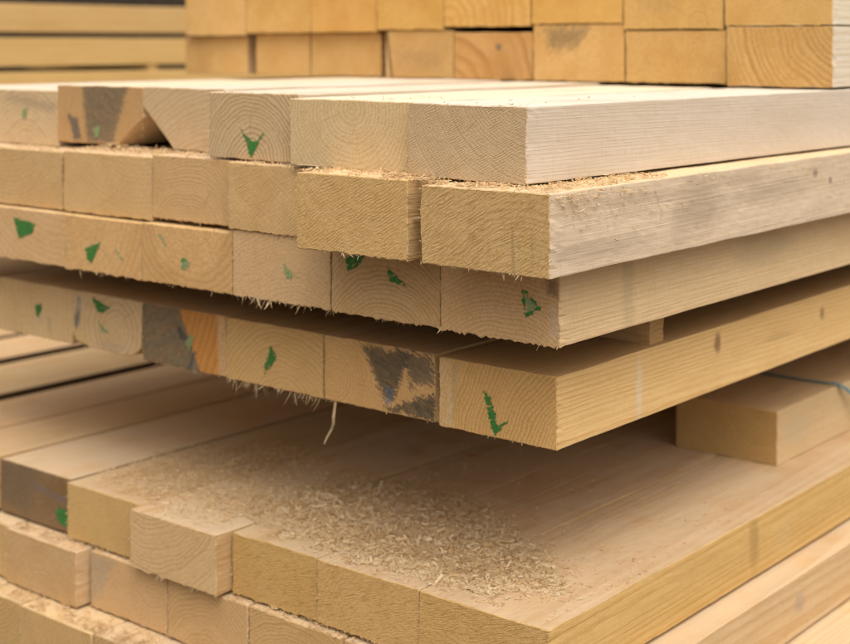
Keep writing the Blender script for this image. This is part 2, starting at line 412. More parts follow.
timber(.990, 1.3385, 1.476, -.1135, -.052, 2.5, 'top-layer timber with grey ring streaks along the upper half of its tan end', G1, jag=.0006,
       pith=(.06, -.02), ring=.006, rc=.3, stains=[([(.35, .92), (.98, .78), (.95, .6), (.3, .8)], (.26, .19, .12), .016, .006, .6)],
       pale=[[(.52, .66), (.60, .66), (.58, .48), (.53, .5)]], **TOPL)
timber(.992, 1.478, 1.60, -.1135, -.052, 2.5, 'outermost top-layer timber at the far side, beyond the grey-streaked one', G1, **TOPL)

# ------------------------------------------------------------------ second layer
G2 = 'timbers in the second layer of the upper stack'
CZ, CT = -.1718, -.1099
SEC = dict(end=(.55, .395, .205), side=(.48, .35, .20), top=(.74, .60, .42))  # side darkened: shade between the timbers put into the colour
timber(.880, .604, .727, CZ, CT, 2.5, 'corner timber of the second layer, furry rough end and weathered grey-blotched long face', G2, fine=True, jag=.0012, wob=.0007, step=.0032,
       end=(.54, .38, .19), side=(.67, .555, .44), top=(.74, .60, .42), sidegrain=.06, fibre_c=.12, sideb=.7, tone=(1.05, .955, .86), pith=(.02, -.05), ring=.005, rc=.22, saw=math.radians(58), sawamt=.6, fuzz=1.0, splinters=16, shi=.007, stains=[([(.715, .62), (.735, .62), (.75, -.05), (.725, -.05)], (.26, .16, .07), .006, .0008, .6), ([(.86, .5), (.885, .5), (.88, .1), (.87, .1)], (.28, .18, .08), .006, .001, .5)],
       knots=[(.225, .036, .05, .028, (.40, .29, .19), .6), (.07, .015, .10, .010, (.44, .33, .22), .6), (.455, .046, .007, .005, (.24, .17, .12), .7), (.49, .037, .004, .004, (.2, .14, .1), .7),
              (.36, .035, .10, .012, (.44, .34, .23), .5), (.14, .048, .10, .006, (.46, .34, .22), .5), (.03, .05, .03, .010, (.50, .36, .22), .5), (.30, .052, .05, .008, (.42, .30, .19), .45), (.19, .02, .02, .02, (.46, .33, .23), .4)])
timber(.882, .741, .864, CZ, CT + .002, 2.5, 'rough saw-scratched second-layer timber standing proud, second from the near corner', G2, jag=.0014, step=.0032, wob=.0006,
       pith=(.03, .12), ring=.004, rc=.12, saw=math.radians(60), sawamt=.8, fuzz=.7, splinters=14, shi=.006, **SEC)
timber(.932, .873, 1.002, CZ, CT, 2.5, 'smooth second-layer timber with straight slanting saw lines, set back behind its rough neighbour', G2, jag=.0010, step=.0032,
       pith=(.0, .14), ring=.0045, rc=.1, saw=math.radians(55), sawamt=.9, splinters=14, shi=.007, **SEC)
timber(.945, 1.008, 1.1252, CZ, CT, 2.5, 'second-layer timber with fine arched rings and a dark gap under its lower edge', G2, jag=.0012, step=.0035,
       pith=(.065, -.025), ring=.0033, rc=.4, splinters=10, shi=.006, sawamt=.2, **SEC)
timber(.947, 1.127, 1.271, -.1755, -.1127, 2.5, 'plain pale second-layer timber standing proud with a tiny dark speck', G2, jag=.0012,
       pith=(.02, .15), ring=.005, rc=.1, splinters=22, shi=.011, sawamt=.2, **SEC)
timber(.949, 1.2755, 1.402, -.176, -.1145, 2.5, 'plain second-layer timber beside a sawdust-filled gap, sixth from the near corner', G2, jag=.001,
       pith=(.1, .13), ring=.005, rc=.15, splinters=14, shi=.008, **SEC)
timber(.951, 1.404, 1.53, -.176, -.1145, 2.5, 'outermost second-layer timber at the far side of the upper stack', G2, **SEC)

# ------------------------------------------------------------------ third layer
G3 = 'timbers in the third layer of the upper stack'
DZ, DT = -.2331, -.1725
THR = dict(end=(.54, .385, .215), side=(.60, .455, .25), top=(.66, .50, .30))
timber(.930, .629, .747, DZ, DT, 2.5, 'corner timber of the third layer with an open green arrowhead outline and ragged lower edge', G3, fine=True, jag=.0030, step=.0026, wob=.0005,
       end=(.54, .385, .21), side=(.66, .52, .32), sidegrain=.30, pith=(.05, -.07), ring=.0035, rc=.28, saw=math.radians(-40), sawamt=.4, splinters=10, shi=.007,
       stains=[([(.90, .86), (.98, .84), (.98, .62), (.9, .66)], (.10, .075, .055), .012, .003, .7), ([(.93, .5), (.985, .5), (.985, .1), (.95, .1)], (.46, .36, .26), .01, .004, .5)],
       knots=[(.10, .03, .012, .05, (.50, .37, .19), .5), (.35, .04, .08, .02, (.50, .37, .2), .5)],
       marks=[[(.69, .71), (.72, .67), (.85, .47), (.825, .46)], [(.85, .48), (.83, .44), (.73, .34), (.745, .39)], [(.70, .70), (.715, .67), (.735, .35), (.725, .36)]],
       pale=[[(.73, .6), (.81, .47), (.745, .40)]], keep=.9)
timber(.9315, .748, .870, DZ, DT, 2.5, 'third-layer timber with two green marks, one tucked high under the layer above', G3, jag=.0022, step=.003,
       pith=(.06, -.03), ring=.0038, rc=.42, splinters=10, shi=.006,
       marks=[[(.145, .76), (.23, .94), (.34, .88), (.22, .66), (.16, .60)], [(.53, .74), (.71, .50), (.56, .55)]], **THR)
timber(.934, .8735, .9980, DZ, DT, 2.5, 'third-layer timber with one faint green fleck and hairy splinters along its lower edge', G3, jag=.0018, step=.003,
       pith=(.04, -.06), ring=.004, rc=.15, splinters=55, slo=.003, shi=.012, pale=[[(.54, .58), (.61, .47), (.69, .42), (.57, .37)]], **THR)
timber(.9355, .9998, 1.130, DZ, -.1765, 2.5, 'orange-hearted third-layer timber with a small scribbled green tick near its middle', G3, jag=.0014, step=.003,
       end=(.54, .36, .18), pith=(.055, .075), ring=.007, rc=.2, splinters=10, shi=.008,
       stains=[([(.12, 1.05), (.93, 1.05), (.82, .35), (.5, .18), (.2, .4)], (.53, .31, .125), .004, .004, .55)],
       side=(.60, .455, .25), top=(.70, .52, .30),
       marks=[[(.46, .49), (.49, .49), (.52, .36), (.48, .32)]], pale=[[(.48, .48), (.55, .46), (.54, .29), (.45, .32)], [(.20, .82), (.22, .83), (.29, .66), (.275, .66)]], keep=.7)
timber(.937, 1.1315, 1.2542, DZ, -.178, 2.5, 'orange-tan third-layer timber with a slim solid green leaf-shaped mark', G3, jag=.0022,
       end=(.54, .355, .175), pith=(.13, .08), ring=.008, rc=.2, splinters=16, shi=.012, side=(.6, .455, .25),
       stains=[([(-.1, 1.1), (.9, 1.1), (.72, -.1), (-.1, -.1)], (.53, .315, .13), .004, .005, .5)],
       marks=[[(.28, .40), (.47, .56), (.44, .42), (.36, .18), (.30, .22)]], pale=[[(.66, .48), (.68, .48), (.77, .32), (.75, .31)]])
timber(.9385, 1.2557, 1.3745, DZ, -.178, 2.5, 'pale third-layer timber with a broad solid green wedge at its upper middle', G3, jag=.0026,
       pith=(.0, .2), ring=.007, rc=.15, splinters=12, shi=.006, marks=[[(.24, .80), (.56, .76), (.52, .56), (.32, .42)]], keep=.95, **THR)
timber(.940, 1.376, 1.49, DZ, -.178, 2.5, 'outermost third-layer timber at the far side of the upper stack', G3, **THR)

# ------------------------------------------------------------------ lowest layer of the upper stack
G4 = 'timbers in the lowest layer of the upper stack'
EZ, ET = -.329, -.2695
LOW = dict(end=(.56, .385, .195), side=(.64, .46, .235), top=(.52, .385, .22))  # top darkened to stand in for shade in the gap above
timber(.978, .664, .787, EZ, ET, 2.5, 'corner timber of the lowest hanging layer, with large green tick and brown side knots', G4, fine=True, jag=.0004, step=.003, wob=.0004,
       end=(.57, .385, .18), side=(.70, .515, .275), top=(.52, .385, .22), pith=(-.045, -.02), ring=.0036, rc=.36, sidegrain=.55, sawamt=.2, splinters=3, shi=.004,  # top carries the gap shade in its colour, as in LOW
       stains=[([(-.05, 1.1), (.11, 1.1), (.13, -.1), (-.05, -.1)], (.60, .43, .23), .004, .002, .35), ([(.13, .95), (.19, .95), (.12, .1), (.09, .1)], (.34, .28, .18), .008, .003, .35)],
       knots=[(.272, .044, .008, .011, (.26, .14, .065), .8), (.507, .039, .007, .009, (.28, .16, .075), .75), (.128, .026, .0065, .030, (.72, .62, .48), .45), (.40, .03, .05, .004, (.5, .32, .14), .5)],
       marks=[[(.405, .62), (.455, .53), (.50, .30), (.515, .14), (.50, .04), (.465, .13)], [(.49, .04), (.51, .16), (.62, .31)]], keep=.9)
timber(.984, .7955, .9285, EZ, ET, 2.5, 'lowest-layer timber with ragged charcoal grey rot stains across its end, no green mark', G4, jag=.0004, step=.003,
       pith=(.12, .02), ring=.0035, rc=.2, sawamt=.4, splinters=4, shi=.005, saw=math.radians(-62),
       stains=[([(.36, .95), (.80, .95), (.64, .20), (.55, .22)], DARK, .018, .0025, .9), ([(.66, 1.0), (1.0, .98), (1.0, .55), (.8, .50)], (.085, .068, .048), .04, .003, .85),
               ([(.58, .05), (.86, .32), (1.02, .44), (1.02, -.02)], DARK, .020, .0015, .92), ([(.57, .36), (.63, .36), (.62, .14), (.58, .14)], (.10, .12, .14), .012, .002, .8)],
       end=(.56, .37, .17), side=(.6, .45, .25), top=(.50, .38, .23))
timber(.9856, .9312, 1.0628, EZ, ET, 2.5, 'lowest-layer timber with a slanting green dash and thick splinters hanging from its lower edge', G4, jag=.0012, step=.003,
       pith=(.05, -.03), ring=.005, rc=.25, splinters=75, slo=.004, shi=.017, marks=[[(.48, .66), (.54, .52), (.50, .38), (.42, .20), (.42, .36), (.46, .5)]], keep=.8, **LOW)
timber(.987, 1.0638, 1.1905, EZ, ET, 2.5, 'lowest-layer timber half weathered grey, half bright orange, split along a slanting line', G4, jag=.0012,
       end=(.54, .27, .085), side=(.6, .45, .25), top=(.66, .5, .31), pith=(.2, .1), ring=.009, rc=.3, splinters=8, shi=.009, sawamt=.1,
       stains=[([(-.1, 1.1), (.43, 1.1), (.58, .5), (.73, -.1), (-.1, -.1)], GREY, .007, .0012, .96), ([(.42, .75), (.52, .6), (.55, .45), (.45, .5)], (.04, .048, .046), .016, .002, .8), ([(.62, .32), (.66, .34), (.6, .02), (.56, .02)], (.045, .052, .055), .010, .002, .8),
               ([(.90, 1.1), (1.1, 1.1), (1.1, -.1), (.92, -.1)], (.54, .36, .18), .004, .003, .6)],
       pale=[[(.52, .44), (.60, .62), (.63, .56), (.58, .34)]], keep=.7)
w = .1195; t = .0595
timber(.9885, 1.1915, 1.311, EZ, ET, 2.5, 'smaller lowest-layer timber with rounded barky corners, greyish heart and green triangle', G4, jag=.0006,
       sec=[(.004, .010), (.014, .002), (.03, 0), (w - .03, .001), (w - .006, .006), (w, .016), (w, t), (0, t)],
       pith=(.045, .024), ring=.0075, rc=.28, splinters=3, shi=.006, end=(.57, .44, .28), side=(.5, .38, .22), top=(.66, .5, .31),
       stains=[([(.25, .22), (.5, .06), (.8, .12), (.95, .35), (.7, .24), (.5, .18)], (.30, .22, .15), .012, .006, .6), ([(.03, .38), (.08, .90), (.14, .88), (.12, .5), (.07, .3)], (.09, .095, .085), .008, .002, .85),
               ([(.04, .28), (.30, .2), (.26, .02), (.08, .02)], (.55, .33, .12), .01, .006, .6), ([(.0, .9), (.2, .95), (.22, .6), (.02, .6)], (.50, .36, .2), .01, .006, .5)],
       marks=[[(.30, .93), (.55, .80), (.44, .70), (.38, .69)]], pale=[[(.39, .50), (.46, .42), (.54, .35), (.44, .33)]], keep=.9)
timber(.990, 1.3118, 1.450, EZ, ET, 2.5, 'cream lowest-layer timber with a small narrow green dash and faint knots', G4, jag=.0008,
       pith=(.2, .02), ring=.008, rc=.15, splinters=6, shi=.006, end=(.60, .45, .25), side=(.5, .38, .22), top=(.70, .55, .36),
       stains=[([(.66, .42), (.72, .42), (.74, .12), (.68, .15)], (.34, .24, .13), .010, .004, .6), ([(.50, .40), (.60, .38), (.60, .28), (.52, .28)], (.42, .30, .19), .012, .006, .6)],
       marks=[[(.51, .60), (.60, .64), (.60, .52), (.555, .38), (.525, .42)]], keep=.72)
timber(.9915, 1.452, 1.58, EZ, ET, 2.5, 'outermost lowest-layer timber at the far side of the upper stack', G4, **LOW)

# long curled splinter hanging below the charcoal-stained timber
host = [o for o in COL.objects if 'charcoal grey rot' in o.get('label', '')][0]
bm = bmesh.new(); prev = None
pth = [(.002, .1195, .001), (.001, .1200, -.007), (-.001, .1196, -.015), (.000, .1206, -.021), (.002, .1245, -.027), (.001, .1295, -.035), (-.001, .1315, -.0415)]
for i, p in enumerate(pth):
    ww = (.0018, .0017, .0019, .0017, .0015, .0013, .0006)[i]
    ring = [bm.verts.new((p[0] + ww * .5 * math.cos(a), p[1] + ww * math.sin(a), p[2])) for a in (0, 1.57, 3.14, 4.71)]
    if prev:
        for j in range(4): bm.faces.new((prev[j], prev[(j + 1) % 4], ring[(j + 1) % 4], ring[j]))
    prev = ring
bm.faces.new(prev)
me = bpy.data.meshes.new('hanging_splinter'); bm.to_mesh(me); bm.free(); link('hanging_splinter', me, SPL, host)

# ------------------------------------------------------------------ spacer sticks between third and lowest layer
def stick(u, v0, L, zb, zt, wd, label, name='spacer_stick', group=None):
    """A short stick laid across the timbers; its sawn end looks out of the stack."""
    me = timber_mesh(name, [(0, 0), (wd, 0), (wd, zt - zb), (0, zt - zb)], L, 300 + int(u * 100), .004, True, .0010, .0006)
    COUNT[0] += 1
    o = link(name, me, timber_mat(name, wd, zt - zb, 300 + COUNT[0], end=(.58, .41, .21), side=(.58, .42, .23), rc=.4, fuzz=1.0), None, (u + wd, v0, GZ + zb))
    o.rotation_euler = (0, 0, math.pi / 2)
    return tag(o, label, 'spacer', group)
stick(1.136, .671, .85, ET, DZ, .0245, 'small furry-ended spacer stick wedged between the third and lowest layers near the knots')
stick(2.25, .672, .85, ET, DZ, .0245, 'second spacer stick deep between the third and lowest layers, far along the stack')

# ------------------------------------------------------------------ back layers lying on the top layer
G5 = 'timbers in the lower layer of the back stack'; G6 = 'timbers in the upper layer of the back stack'
BK = dict(tone=(1.0, .96, .86), endtone=.34, rough=.6, side=(.5, .33, .15), top=(.74, .60, .42))
WH = (.84, .75, .63)
BZ0, BZ1 = -.0435, .0185
def bk(s): return (.62 * s, .40 * s, .165 * s)
for i, (u, a, b, zb, zt, lab, kw) in enumerate([
    (1.44, .632, .755, BZ0 - .002, BZ1, 'corner timber of the back stack, end full of bold curved growth rings', dict(pith=(-.02, .075), ring=.0065, rc=.6, end=bk(1), side=WH)),
    (1.443, .757, .8855, BZ0, .0150, 'plain orange end in the back stack, beside the one with bold rings', dict(rc=.2, end=bk(1))),
    (1.4445, .8875, 1.016, BZ0, .0232, 'back-stack end with dark speckled mould along its upper half', dict(rc=.2, end=bk(1.02), stains=[([(.12, .95), (.62, .95), (.5, .62), (.2, .55)], (.20, .13, .06), .045, .003, .8)])),
    (1.447, 1.018, 1.1395, BZ0, .0145, 'reddish back-stack end with one curved ring and a small dark dot', dict(pith=(.12, -.01), ring=.02, rc=.5, end=(.56, .33, .13), stains=[([(.54, .74), (.62, .74), (.6, .62), (.55, .62)], (.07, .09, .07), .004, .002, .8)])),
    (1.449, 1.1415, 1.256, BZ0, .0175, 'brownish blotched back-stack end under a slanting pair of cracks', dict(rc=.25, end=(.54, .35, .15), stains=[([(.0, 1.0), (.035, 1.0), (.11, .0), (.08, .0)], (.06, .035, .015), .002, .0008, .9), ([(-.1, 1.), (-.01, 1.), (.07, .0), (-.1, .0)], (.45, .30, .15), .002, .0008, .7), ([(.1, .6), (.9, .6), (.8, .15), (.2, .2)], (.34, .20, .08), .05, .004, .6)])),
    (1.462, 1.275, 1.404, BZ0, .0145, 'recessed back-stack end in the shade of the layer above, nearer the slanting cracks', dict(rc=.3, end=bk(.98))),
    (1.462, 1.406, 1.513, BZ0, .0145, 'recessed back-stack end in the shade of the layer above, beside a dark gap', dict(rc=.3, end=bk(.95))),
    (1.464, 1.533, 1.667, BZ0, .0105, 'outermost lower back-stack timber, plain pale orange end past the dark gap', dict(rc=.15, end=bk(1), side=(.58, .40, .22)))]):
    k2 = dict(BK); k2.update(kw); timber(u, a, b, zb, zt, 2.0, lab, G5, **k2)
for i, (u, a, b, zb, lab, kw) in enumerate([
    (1.44, .632, .757, .0200, 'corner timber of the upper back-stack layer, plain yellow-orange end', dict(rc=.12, end=bk(1.05), side=WH)),
    (1.4415, .759, .8873, .0172, 'upper back-stack end with a dark knotty smudge, next to the plain corner one', dict(rc=.3, end=bk(.98), stains=[([(.1, 1), (.7, 1), (.5, .3), (.2, .3)], (.42, .25, .09), .05, .006, .6)])),
    (1.443, .889, 1.0178, .0245, 'bright orange upper back-stack end above the mould-speckled one', dict(rc=.12, end=(.64, .39, .13))),
    (1.4445, 1.0195, 1.154, .0220, 'upper back-stack end with fanned grain, overhanging the reddish end with the dot', dict(rc=.35, end=(.64, .40, .14), pith=(.13, .0), ring=.012)),
    (1.446, 1.1555, 1.2685, .0190, 'upper back-stack end above the slanting pair of cracks', dict(rc=.2, end=(.64, .40, .14))),
    (1.4475, 1.27, 1.3905, .0160, 'deep orange upper back-stack end above the recessed pair, nearer the cracks', dict(rc=.2, end=(.62, .37, .12))),
    (1.449, 1.392, 1.520, .0160, 'pale upper back-stack end above the dark gap', dict(rc=.15, end=bk(1.03))),
    (1.4505, 1.522, 1.6515, .0125, 'outermost upper back-stack timber, plain pale end past the dark gap', dict(rc=.15, end=bk(1)))]):
    k2 = dict(BK); k2.update(kw); timber(u, a, b, zb, .080, 2.0, lab, G6, **k2)

# ------------------------------------------------------------------ lower stack
G7 = 'timbers in the top layer of the lower stack'
FZ, FT = -.519, -.462
LF = dict(end=(.52, .37, .18), side=(.56, .41, .22), top=(.56, .425, .275), dust=.35)
timber(.9475, .651, .7848, FZ, FT, 2.9, 'corner timber of the lower stack, dusty top, rough end, one knot on its side', G7, fine=True, jag=.0022, step=.003, wob=.0006,
       end=(.53, .37, .165), side=(.60, .43, .19), top=(.58, .44, .285), dust=.35, rc=.12, fuzz=1.0, sawamt=.4, saw=math.radians(70), splinters=18, sidegrain=.55, pith=(.05, .15), ring=.006,
       knots=[(.352, .035, .012, .035, (.42, .25, .09), .7), (.42, .02, .02, .02, (.55, .38, .17), .4)])
timber(.949, .7854, .9050, FZ, FT, 2.9, 'furry-ended lower-stack timber under the thick of the shavings pile, second from the near corner', G7, jag=.0024, step=.003, wob=.0006,
       rc=.1, fuzz=1.0, sawamt=.5, saw=math.radians(66), splinters=18, end=(.53, .37, .165), side=(.56, .41, .22), top=(.56, .425, .275), dust=.5)
timber(.9505, .9054, 1.016, FZ, FT, 2.9, 'furry-ended lower-stack timber tucked against the proud smooth-cornered one', G7, jag=.0024, step=.003, wob=.0006,
       rc=.1, fuzz=.9, sawamt=.5, saw=math.radians(72), splinters=18, end=(.53, .37, .165), side=(.56, .41, .22), top=(.56, .425, .275), dust=.5)
timber(.933, 1.019, 1.145, FZ, FT, 2.9, 'proud lower-stack timber showing a strip of smooth side beside a shadowed gap', G7, jag=.002, pith=(.1, .11), ring=.0045, rc=.35, fuzz=.3, splinters=26, shi=.010, end=(.56, .42, .24), side=(.52, .38, .21), top=(.60, .46, .30), dust=.75)
timber(.948, 1.147, 1.266, FZ, FT, 2.9, 'smooth pale lower-stack timber between the proud one and the dark-ended one', G7, jag=.0012, rc=.15, splinters=10, **LF)
timber(.955, 1.270, 1.395, FZ, FT, 2.9, 'dark brown-grey weathered lower-stack end with a green corner daub', G7, jag=.0008,
       endtone=.5, rough=.8, end=(.21, .15, .085), side=(.3, .22, .13), top=(.60, .46, .30), dust=.6, rc=.3, marks=[[(.84, .44), (.99, .40), (.99, .10), (.86, .14), (.80, .28)]], keep=.75, stains=[([(.45, .72), (.98, .60), (.98, .52), (.5, .64)], (.10, .10, .11), .016, .004, .6), ([(.0, 1.0), (.55, 1.0), (.4, .1), (.0, .2)], (.13, .095, .055), .03, .006, .6)])
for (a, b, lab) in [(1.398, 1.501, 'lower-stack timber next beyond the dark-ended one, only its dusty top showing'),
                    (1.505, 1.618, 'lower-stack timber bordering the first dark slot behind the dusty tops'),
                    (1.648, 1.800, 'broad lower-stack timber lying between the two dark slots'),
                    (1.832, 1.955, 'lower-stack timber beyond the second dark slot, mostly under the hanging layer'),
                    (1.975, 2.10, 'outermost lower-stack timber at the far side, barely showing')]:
    timber(.95, a, b, FZ, FT + .001, 2.9, lab, G7, end=(.5, .36, .18), side=(.10, .07, .045) if a > 1.6 else (.5, .36, .2), top=(.58, .43, .27), dust=.2)  # far boards: near-black sides paint in the shade of the slots
G8 = 'timbers in the second layer of the lower stack'
GZB, GT = -.580, -.523
GG = dict(end=(.50, .36, .19), side=(.58, .45, .28), top=(.66, .52, .34), dust=.5)
for (u, a, b, lab, kw) in [
    (.94, .623, .745, 'corner timber of the second lower layer, long grain-lined side jutting past the one above', dict(fine=True, jag=.002, splinters=10, sidegrain=.5, ring=.0075, pith=(.02, .02), knots=[(.40, .03, .015, .012, (.4, .3, .2), .6)])),
    (.943, .748, .866, 'second-layer lower timber under the furry corner ends, shaded by their ragged edge', dict(rc=.3, splinters=14)),
    (.943, .868, .985, 'second-layer lower timber with fine arched rings below the shadowed gap', dict(rc=.45, ring=.0035, pith=(.06, -.03), splinters=14)),
    (.943, .987, 1.10, 'second-layer lower timber below the proud smooth-cornered timber', dict(rc=.3, ring=.004, pith=(.06, -.02), splinters=20)),
    (.944, 1.102, 1.221, 'recessed second-layer lower timber with greyish cracked corner', dict(rc=.2, splinters=20, stains=[([(0, 1), (.3, .9), (.15, .3), (0, .1)], (.30, .23, .15), .02, .004, .6)])),
    (.930, 1.227, 1.349, 'proud second-layer lower timber below the dark-ended one', dict(rc=.2, splinters=16)),
    (.935, 1.352, 1.475, 'second-layer lower timber past the proud one, at the far side', dict(rc=.2)),
    (.94, 1.48, 1.60, 'second-layer lower timber out past the dark-ended one', dict(rc=.2)),
    (.94, 1.605, 1.73, 'unseen second-layer lower timber added to darken the first slot', dict(rc=.2)), (.94, 1.735, 1.86, 'unseen second-layer lower timber added to darken the second slot', dict(rc=.2)),  # unseen from here on, added to keep light out of the slots
    (.94, 1.865, 2.10, 'unseen outermost second-layer lower timber added to darken the slots above', dict(rc=.2))]:
    k2 = dict(GG); k2.update(kw); timber(u, a, b, GZB, GT, 2.9, lab, G8, jag=k2.pop('jag', .0016), **k2)
G9 = 'timbers in the third layer of the lower stack'
HZ, HT = -.641, -.583
for (u, a, b, lab) in [(.90, .555, .685, 'third-layer lower timber forming the lowest visible corner ledge'), (.905, .688, .81, 'third-layer lower timber beside the lowest corner ledge'),
                       (.905, .812, .93, 'third-layer lower timber under the fine-ringed second-layer end'), (.905, .932, 1.05, 'third-layer lower timber beneath the seam of the second layer'),
                       (.905, 1.052, 1.165, 'third-layer lower timber with splintery ledge below the cracked-corner timber'), (.903, 1.167, 1.285, 'third-layer lower timber with a sawdusty ledge below the proud timber'),
                       (.905, 1.288, 1.345, 'narrow third-layer lower timber just before the outer seam'), (.905, 1.348, 1.47, 'third-layer lower timber past the outer seam'),
                       (.905, 1.475, 1.79, 'broad unseen third-layer lower timber added to darken the slots'), (.905, 1.795, 2.1, 'broad unseen outermost third-layer lower timber added to darken the slots')]:  # these two are unseen, added to keep light out of the slots
    timber(u, a, b, HZ, HT, 2.9, lab, G9, jag=.0014, splinters=12, **GG)

# bearer timber on the lower stack, with its strap; two unseen ones further in are added to block light and as support
G10 = 'bearer timbers lying on the lower stack'
PZ, PT = -.4615, -.402
timber(1.474, .711, .837, PZ, PT, 2.2, 'thick bearer timber on the dusty tops with a blue-green strap over it', G10, fine=True, jag=.0006, end=(.50, .35, .165), side=(.62, .49, .32), top=(.60, .46, .30), rc=.15, sidegrain=.2,
       knots=[(.05, .03, .04, .02, (.52, .4, .25), .4)])
timber(1.86, 1.15, 1.275, PZ, PT, 1.8, 'unseen bearer timber added far back to block light under the hanging layer, middle one', G10, **LF)
timber(1.90, 1.42, 1.545, PZ, PT, 1.8, 'unseen bearer timber added far back to block light under the hanging layer, outer one', G10, **LF)
for i, u in enumerate((2.12, 3.10)):
    me = timber_mesh('cross_bearer', [(0, 0), (.10, 0), (.10, EZ - PT), (0, EZ - PT)], .95, 400 + i, .006)
    o = link('cross_bearer', me, timber_mat('cross_bearer', .10, EZ - PT, 400 + i, end=(.5, .35, .17), side=(.5, .37, .2)), None, (u + .10, .69, GZ + PT))
    o.rotation_euler = (0, 0, math.pi / 2)
    tag(o, ('cross bearer deep in shade carrying the hanging layer, behind the strapped timber', 'second cross bearer further back in shade under the hanging layer')[i], 'bearer')
# the strap: over the top of the bearer, bent over the arris and down its side
bm = bmesh.new(); prev = None
hw = .0052
pth = [(1.633, .833, PT + .0012), (1.631, .79, PT + .0014), (1.629, .75, PT + .0014), (1.6285, .722, PT + .0026), (1.629, .713, PT + .0036), (1.634, .7065, PT - .0003), (1.641, .7030, PT - .005), (1.655, .698, PT - .015), (1.68, .6925, PT - .032), (1.71, .6905, PT - .05), (1.73, .6905, PT - .0575)]
for i, p in enumerate(pth):
    a = Vector(pth[max(0, i - 1)]); b = Vector(pth[min(len(pth) - 1, i + 1)]); d = (b - a).normalized()
    wdir = Vector((1, 0, 0)); wdir = (wdir - d * wdir.dot(d)).normalized(); nd = d.cross(wdir).normalized() * .0005
    c = Vector(p) + Vector((0, 0, GZ))
    ring = [bm.verts.new(c + wdir * hw * .5 + nd), bm.verts.new(c - wdir * hw * .5 + nd), bm.verts.new(c - wdir * hw * .5 - nd), bm.verts.new(c + wdir * hw * .5 - nd)]
    if prev:
        for j in range(4): bm.faces.new((prev[j], prev[(j + 1) % 4], ring[(j + 1) % 4], ring[j]))
    else: bm.faces.new(ring)
    prev = ring
bm.faces.new(prev); bmesh.ops.recalc_face_normals(bm, faces=bm.faces)
me = bpy.data.meshes.new('packing_strap'); bm.to_mesh(me); bm.free()
k = NT('strap_plastic'); tc = k.n('ShaderNodeTexCoord')
sm = k.finish(k.mix(k.noise(tc.outputs['Object'], 160.0, 3.0), (.05, .14, .16), (.12, .27, .30)), .5, None, .4)
tag(link('packing_strap', me, sm), 'narrow blue-green plastic strap bent over the edge of the bearer timber', 'strap')

# bearers on the ground
for i, u in enumerate((1.25, 2.3, 3.3)):
    me = timber_mesh('ground_bearer', [(0, 0), (.10, 0), (.10, .098), (0, .098)], 1.75, 420 + i, .008)
    o = link('ground_bearer', me, timber_mat('ground_bearer', .10, .098, 420 + i, end=(.4, .29, .15), side=(.42, .31, .18)), None, (u + .10, .50, .0605))
    o.rotation_euler = (0, 0, math.pi / 2); tag(o, 'rough square bearer on the ground under the lower stack', 'bearer', 'ground bearers under the lower stack')

# ------------------------------------------------------------------ neighbouring stack seen side-on past the back stack
G11 = 'timbers of the neighbouring side-on stack'
sl = ['topmost side-on timber of the neighbouring stack, a faint knot on its face', 'second side-on timber down the neighbouring stack, between two dark slots', 'third side-on timber down the neighbouring stack, just above the near stack']
src = []
for i in range(3):
    zt = .0775 - .0655 * i
    src.append(timber(.55, 2.35, 2.48, zt - .0545, zt, 3.0, sl[i], G11, end=bk(.95), side=(.66, .44, .19), top=(.7, .5, .26), jag=.0006, sidegrain=.2,
                      tone=(1, .97, .9), knots=[(.86, .03, .012, .014, (.36, .2, .08), .8)] if i == 0 else ()))
for i in range(3, 13):
    o = src[i % 3].copy(); COL.objects.link(o); zt = .0775 - .0655 * i
    o.location = (.55, 2.35, GZ + zt - .0545); o['label'] = 'lower side-on timber of the neighbouring stack hidden behind the near one'
for i in range(3):
    zt = .0775 - .0655 * i
    o = src[(i + 1) % 3].copy(); COL.objects.link(o); o.location = (.56, 2.49, GZ + zt - .0545); o['label'] = 'inner timber of the neighbouring stack behind its side-on face'
for i, u in enumerate((1.965, .80)):
    zt = .0775 - .0655 * 2
    me = timber_mesh('spacer_stick', [(0, 0), (.024, 0), (.024, .011), (0, .011)], .26, 440 + i, .004)
    o = link('spacer_stick', me, timber_mat('spacer', .024, .011, 440 + i, end=(.6, .42, .2), side=(.6, .42, .2)), None, (u + .024, 2.352, GZ + zt))
    o.rotation_euler = (0, 0, math.pi / 2)
    tag(o, ('thin spacer stick in the lower dark slot of the neighbouring stack, beside the back stack', 'thin spacer stick in the same slot of the neighbouring stack, outside its visible stretch')[i], 'spacer')

